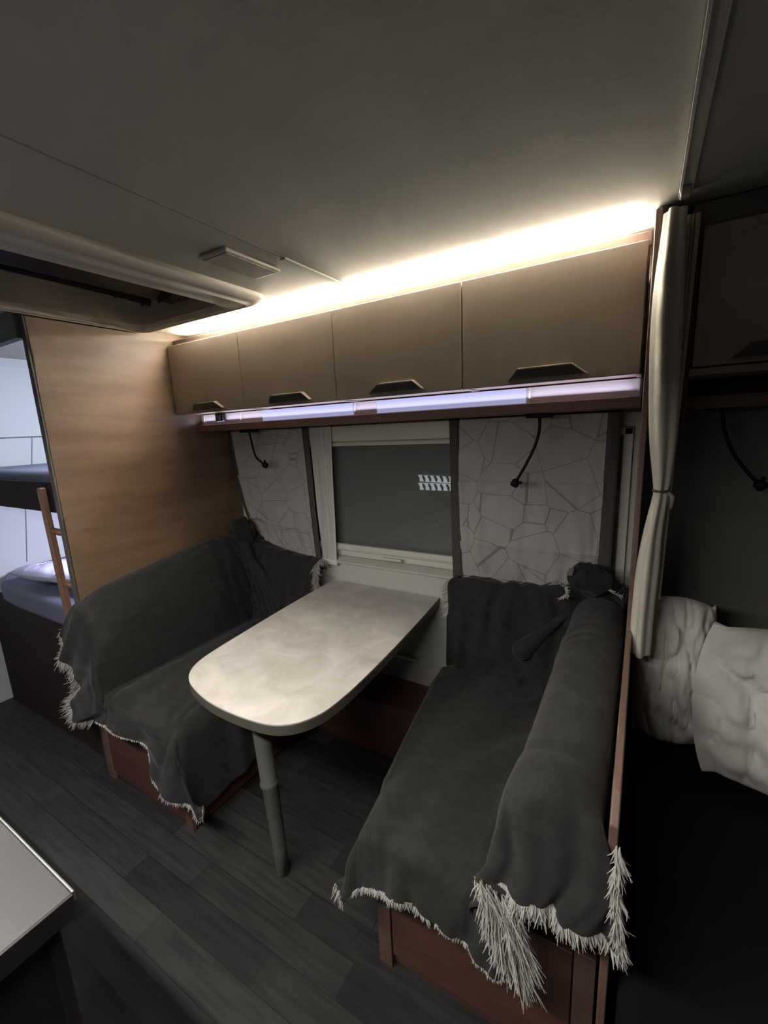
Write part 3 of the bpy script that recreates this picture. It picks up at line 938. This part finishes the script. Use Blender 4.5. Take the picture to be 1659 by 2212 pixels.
rows = [Rrow(1.60, -.690, .30), Rrow(1.36, -.660, .30), Rrow(1.09, -.625, .29), Rrow(.90, -.590, .28), Rrow(.82, -.575, .28)]
rows.append([(-.615, .785, .27), (-.600, .78, .34), (-.590, .775, .42), (-.555, .768, .462), (-.46, .765, .468), (-.40, .765, .468), (-.32, .765, .468), (-.24, .765, .468), (-.205, .765, .49), (-.195, .765, .52)])
rows.append([(-.628, .765, .268), (-.612, .755, .32), (-.598, .745, .38), (-.552, .742, .405), (-.46, .740, .42), (-.40, .740, .425), (-.32, .740, .425), (-.24, .740, .425), (-.205, .740, .43), (-.195, .740, .44)])
rows.append([(-.645, .745, .262), (-.628, .735, .275), (-.602, .722, .29), (-.548, .726, .345), (-.455, .722, .385), (-.39, .722, .382), (-.32, .722, .372), (-.262, .722, .350), (-.21, .722, .338), (-.165, .722, .330)])


def dR(u, v, p):
    d = .005 * wr(p, 13) + .0015 * wr(p, 2, 20) + .006 * crease(p, 7.7, 1.6, 2.0)
    d += .006 * math.sin(p.x * 26 - p.y * 9 + 4 * nz(p.x * 4, p.y * 3)) * (1 if u > .3 else .3)
    if v > .72:
        k = (v - .72) / .28
        d += k * (.010 * math.sin(u * 30 + 1.0) + .006 * math.sin(u * 57))
    return d


GR = loft(rows, 110, 170, dR)
MB().grid(GR).link('throw_cloth', M['throw'], T, smooth=True, solid=.004)
hp = [GR[-1][j] for j in range(110)]
fringe('fringe', [(sub(0, 22), (-.1, -.3, -.9), .035)], T, 8, per_m=900)
fringe('fringe', [(sub(30, 70), (-.05, -.3, -.9), .020), (sub(68, 109), (-.05, -.3, -.9), .013)], T, 18, per_m=900)

# throw over the right backrest
T = empty('throw_blanket', (-0.12, 1.1, 0.6), 'charcoal throw over the right backrest, its long fringe hanging at the front', 'blanket', 'charcoal throws on the benches')


def Krow(y, xl, zt, zb=.505):
    return [(xl - .03, y, zb), (xl - .012, y, zb + .05), (xl - .006, y, .66), (xl, y, .78), (xl + .025, y, zt - .03), (xl + .075, y, zt + .004), (-.055, y, zt - .002), (-.022, y, zt - .035), (-.0155, y, zt - .10), (-.015, y, zt - .16)]


rows = [Krow(1.60, -.185, .885), Krow(1.38, -.185, .885), Krow(1.1, -.185, .885), Krow(.90, -.185, .882), Krow(.80, -.19, .875), Krow(.74, -.195, .860)]
rows.append([(-.235, .715, .50), (-.215, .712, .57), (-.205, .705, .66), (-.195, .70, .745), (-.17, .695, .80), (-.11, .69, .825), (-.05, .69, .82), (-.012, .688, .80), (-.002, .688, .78), (.004, .69, .76)])
rows.append([(-.238, .700, .51), (-.222, .69, .58), (-.21, .680, .64), (-.19, .675, .69), (-.155, .675, .715), (-.10, .672, .725), (-.05, .672, .73), (-.008, .672, .725), (.006, .672, .72), (.012, .672, .71)])
hemK = [(-.232, .69, .52), (-.228, .68, .56), (-.222, .67, .615), (-.212, .66, .640), (-.165, .66, .648), (-.115, .66, .655), (-.085, .66, .655), (-.055, .66, .645), (-.005, .66, .640), (.020, .665, .636)]
rows.append(hemK)


def dK(u, v, p):
    d = -.003 * wr(p, 21) - .001 * wr(p, 4, 22) - .003 * crease(p, 3.9, 1.0, 1.0)
    if u > .25 and p.y > 1.1:
        for q, a_ in ((1.30, .004), (1.37, .003), (1.26, .002)):
            d -= -a_ * math.exp(-((p.y + .15 * (p.x + .1) ** 2 * 10 - q) / .008) ** 2)
    if v > .66:
        k = (v - .66) / .34
        d += k * (.013 * math.sin(u * 26 + .6) + .005 * math.sin(u * 55))
    return d


GK = loft(rows, 100, 180, dK)
MB().grid(GK).link('throw_cloth', M['throw'], T, smooth=True, solid=.004)
hp = [GK[-1][j] for j in range(100)]
# front edge fringe, the long tassel curtain at the left edge, and the one beside the post
fl = [(-.213, .655, .652), (-.202, .655, .62), (-.190, .655, .585), (-.180, .655, .55), (-.170, .655, .515)]
MB().grid([[Vector(p) + Vector((dx, .012, dz)) for dx, dz in ((-.004, 0), (.02, -.004), (.045, -.012))] for p in fl]).link('trailing_edge', M['throw'], T, solid=.003)
fringe('fringe', [(sub(28, 74), (.02, -.15, -.95), .040), (sub(28, 74), (-.02, -.25, -.95), .030), (sub(74, 99), (.2, -.2, -.9), .028)], T, 9, per_m=1300, rad=.0013)
LL = []
for q, (dx, ln_) in enumerate(((0, .06), (.012, .072), (.026, .08), (.040, .075), (.052, .06))):
    LL.append(([Vector(p) + Vector((dx, -.004 + .003 * q, -.006 * q)) for p in fl[:len(fl) - (1 if q > 3 else 0)]], (.16 + .06 * q, -.12, -.97), ln_))
LL.append((fl, (-.35, -.2, -.9), .022))
fringe('fringe', LL, T, 10, per_m=1500, rad=.0013)
fr = [(.004, .672, .830), (.005, .665, .77), (.009, .66, .71), (.015, .66, .665), (.019, .66, .645)]
fringe('fringe', [(fr, (.04, -.05, -.99), .034), ([Vector(p) + Vector((.005, 0, 0)) for p in fr], (.14, -.05, -.97), .034)], T, 11, per_m=1200, rad=.0013)

# throw over the rear cushion, right, with its rolled corner
T = empty('throw_blanket', (-0.36, 1.6, 0.5), 'charcoal throw draped over the rear cushion behind the right bench', 'blanket', 'charcoal throws on the benches')


def Crow(x, zt, y0=1.602):
    return Brow(x, zt, .49, y0)


rows = [Crow(-.665, .860), Crow(-.60, .872), Crow(-.50, .876), Crow(-.40, .880), Crow(-.30, .885), Crow(-.20, .90), Crow(-.10, .915), Crow(-.022, .915)]


def dC(u, v, p):
    return -(.007 * math.sin(v * 42 + 5 * nz(v * 4, u * 3) - u * 5) + .008 * nz(v * 14, u * 6)) - .006 * wr(p, 31)


GC = loft(rows, 70, 150, dC)
MB().grid(GC).link('throw_cloth', M['throw'], T, smooth=True, solid=.004)
sph = []
for i in range(24):
    a = math.pi * i / 23
    sph.append([])
    for k in range(33):
        q = 2 * math.pi * k / 32
        d = Vector((math.sin(a) * math.cos(q), math.sin(a) * math.sin(q), math.cos(a)))
        r = 1 + .3 * nz(d.x * 2 + 5, d.y * 2, d.z * 2) + .07 * math.sin(7 * q + 4 * a)
        sph[-1].append((-.128 + .075 * d.x * r, 1.615 + .05 * d.y * r, .945 + .055 * d.z * r))
MB().grid(sph).link('gathered_knot', M['throw'], T, smooth=True)
b = MB()
b.tube(spline([(-.355, 1.600, .605), (-.350, 1.594, .635), (-.315, 1.588, .68), (-.26, 1.590, .745), (-.20, 1.596, .81)], 20),
       [.012, .026, .034, .038, .040, .040, .038, .035, .032, .029, .027, .025, .023, .021, .019, .017, .015, .013, .012, .010], n=14)
b.link('hanging_fold', M['throw'], T, smooth=True)
e = [GC[0][j] for j in range(6, 50, 4)]
fringe('fringe', [(e, (-.8, -.35, -.45), .030)], T, 12, per_m=1100)
fringe('fringe', [([(-.250, 1.585, .920), (-.225, 1.57, .935), (-.203, 1.565, .925), (-.198, 1.565, .898), (-.215, 1.565, .885)], [(-.6, -.3, .2), (0, -.4, .7), (.5, -.4, .3), (.3, -.4, -.6), (-.5, -.4, -.6)], .020)], T, 13, per_m=1100)
fringe('fringe', [([(-.190, 1.585, .965), (-.183, 1.575, .995)], (-.6, -.5, .3), .020)], T, 14, per_m=1100)
fringe('fringe', [([(-.07, 1.58, .93), (-.03, 1.57, .915)], (.3, -.4, .3), .02)], T, 15, per_m=1100)

# ------------------------------------------------------------------ kitchen worktop, bottom left
t = empty('kitchen_worktop', (-1.2, 0.0, 0.862), 'grey worktop corner with a bright metal edge at the lower left', 'worktop')
box('worktop_slab', (-2.0, -0.75, 0.866), (-0.634, 0.182, 0.90), M['countertop'], t, bevel=0.0015)
box('edge_trim', (-2.0, 0.1822, 0.885), (-0.633, 0.1862, 0.9015), M['alu'], t, bevel=0.0015)
box('front_edge', (-0.6338, -0.75, 0.866), (-0.630, 0.182, 0.8995), M['counterside'], t)
t = empty('kitchen_cabinet', (-1.2, 0.0, 0.0), 'black-looking kitchen cabinet beneath the grey worktop', 'cabinet')
box('cabinet_body', (-2.0, -0.75, 0.0), (-0.66, 0.165, 0.864), M['counterside'], t, bevel=0.006, seg=3)
box('corner_strip', (-0.662, 0.150, 0.004), (-0.655, 0.168, 0.862), M['counterside'], t, bevel=0.002)

# ------------------------------------------------------------------ bunk room
t = empty('bunk_bed', (-2.6, 1.25, 0.0), 'bunk bed frame with dark brown boards behind the wood panel', 'bunk bed')
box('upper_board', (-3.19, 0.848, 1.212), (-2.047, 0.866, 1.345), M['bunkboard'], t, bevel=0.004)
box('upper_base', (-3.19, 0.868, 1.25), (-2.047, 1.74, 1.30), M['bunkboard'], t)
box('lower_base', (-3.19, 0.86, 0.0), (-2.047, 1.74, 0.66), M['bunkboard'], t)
tag(MB().box((-3.185, 0.868, 1.302), (-2.05, 1.74, 1.386)).link('bunk_mattress', M['bunkmat'], bevel=0.03, seg=4), 'slim blue-grey mattress on the upper bunk', 'mattress', 'bunk mattresses')
P = [(-2.05, .834), (-2.05, 1.74), (-3.185, 1.74), (-3.185, 1.02), (-3.10, .92), (-2.95, .85), (-2.75, .834)]
tag(MB().prism(P, 2, 0.662, 0.785).link('bunk_mattress', M['bunkmat'], bevel=0.03, seg=4), 'thick blue-grey mattress on the lower bunk', 'mattress', 'bunk mattresses')
t = empty('bunk_ladder', (-2.13, 0.79, 0.0), 'wooden ladder leaning against the bunk bed', 'ladder')
MB().prism([(-2.152, 1.318), (-2.147, 1.326), (-2.127, 1.326), (-2.122, 1.318), (-2.082, 0.36), (-2.112, 0.36)], 1, .802, .827).link('stile', M['ladder'], t, bevel=0.006, seg=3)
MB().prism([(-2.085, 1.322), (-2.079, 1.330), (-2.060, 1.330), (-2.052, 1.322), (-2.052, 0.36), (-2.085, 0.36)], 1, .832, .845).link('stile', M['ladder'], t, bevel=0.004)
for z in (1.138, 0.905, .66, .44):
    MB().tube([(-2.130 + (1.12 - z) * .05, .815, z + .008), (-2.062, .835, z - .006)], .014, n=12).link('rung', M['ladder'], t, smooth=True)


def pillow(cx, cy, cz, sx, sy, sz, rot, seed, mt, name, parent=None, wr_=.12, link=True):
    n = 44
    b = MB()
    e_ = rot
    for sgn in (1, -1):
        G = []
        for i in range(n):
            r = []
            for j in range(n):
                u, v = -1 + 2 * i / (n - 1), -1 + 2 * j / (n - 1)
                h_ = max(0, (1 - abs(u) ** 2.6)) ** .5 * max(0, (1 - abs(v) ** 2.6)) ** .5
                pinch = 1 - .10 * (abs(u) * abs(v)) ** 2 - .05 * (1 - h_) * (1 if abs(u) < .98 else 0)
                k = wr_ * nz(u * 2.3 + seed, v * 2.3, sgn) - wr_ * 1.3 * max(0, 1 - abs(nz(u * 3.1 + seed, v * 1.6, 7.0)) * 9) + wr_ * .6 * nz(u * 5 + seed, v * 5, sgn) + .35 * wr_ * abs(nz(u * 9, v * 4 + seed, sgn))
                p = Vector((u * sx * pinch, sgn * (h_ * sz * (1 + k)), v * sy * pinch))
                p.rotate(e_)
                r.append((p.x + cx, p.y + cy, p.z + cz))
            G.append(r)
        b.grid(G)
    return b


from mathutils import Euler
t = empty('bunk_pillow', (-2.48, 1.05, 0.80), 'lavender pillow with white stars on the lower bunk', 'pillow')
pillow(-2.50, 1.05, .846, .31, .20, .050, Euler((math.radians(82), 0, math.radians(12))), 4, None, '').link('pillow_cover', M['lavender'], t, smooth=True)
for sx_, sy_ in ((-2.62, .93), (-2.48, .98), (-2.36, 1.08), (-2.56, 1.10), (-2.36, .90)):
    pts = []
    for k in range(10):
        r = .026 if k % 2 == 0 else .011
        a = math.pi * k / 5
        pts.append((sx_ + r * math.cos(a), sy_ + r * math.sin(a)))
    MB().prism(pts, 2, .900, .9015).link('star_print', M['star'], t)

# ------------------------------------------------------------------ bedroom
t = empty('double_bed', (0.6, 0.9, 0.0), 'bed with a black cover in the dark bedroom at the right', 'bed')
box('bed_base', (0.03, -0.1, 0.0), (1.19, 1.74, 0.33), M['counterside'], t)
box('bed_mattress', (0.022, -0.12, 0.332), (1.195, 1.745, 0.52), M['bedcloth'], t, bevel=0.04, seg=4)
rt = Euler((math.radians(-14), 0, math.radians(4)))
tag(pillow(.118, 1.46, .750, .105, .235, .075, Euler((math.radians(-8), 0, math.radians(6))), 2, None, '', wr_=.24).link('bed_pillow', M['pillow'], smooth=True),
    'crumpled pale grey pillow leaning behind the post, nearer to the curtain', 'pillow', 'pillows on the dark bed')
tag(pillow(.50, 1.33, .750, .34, .225, .085, Euler((math.radians(-16), 0, math.radians(-4))), 8, None, '', wr_=.50).link('bed_pillow', M['pillow'], smooth=True),
    'wide pale grey pillow cut by the right edge of the photo', 'pillow', 'pillows on the dark bed')
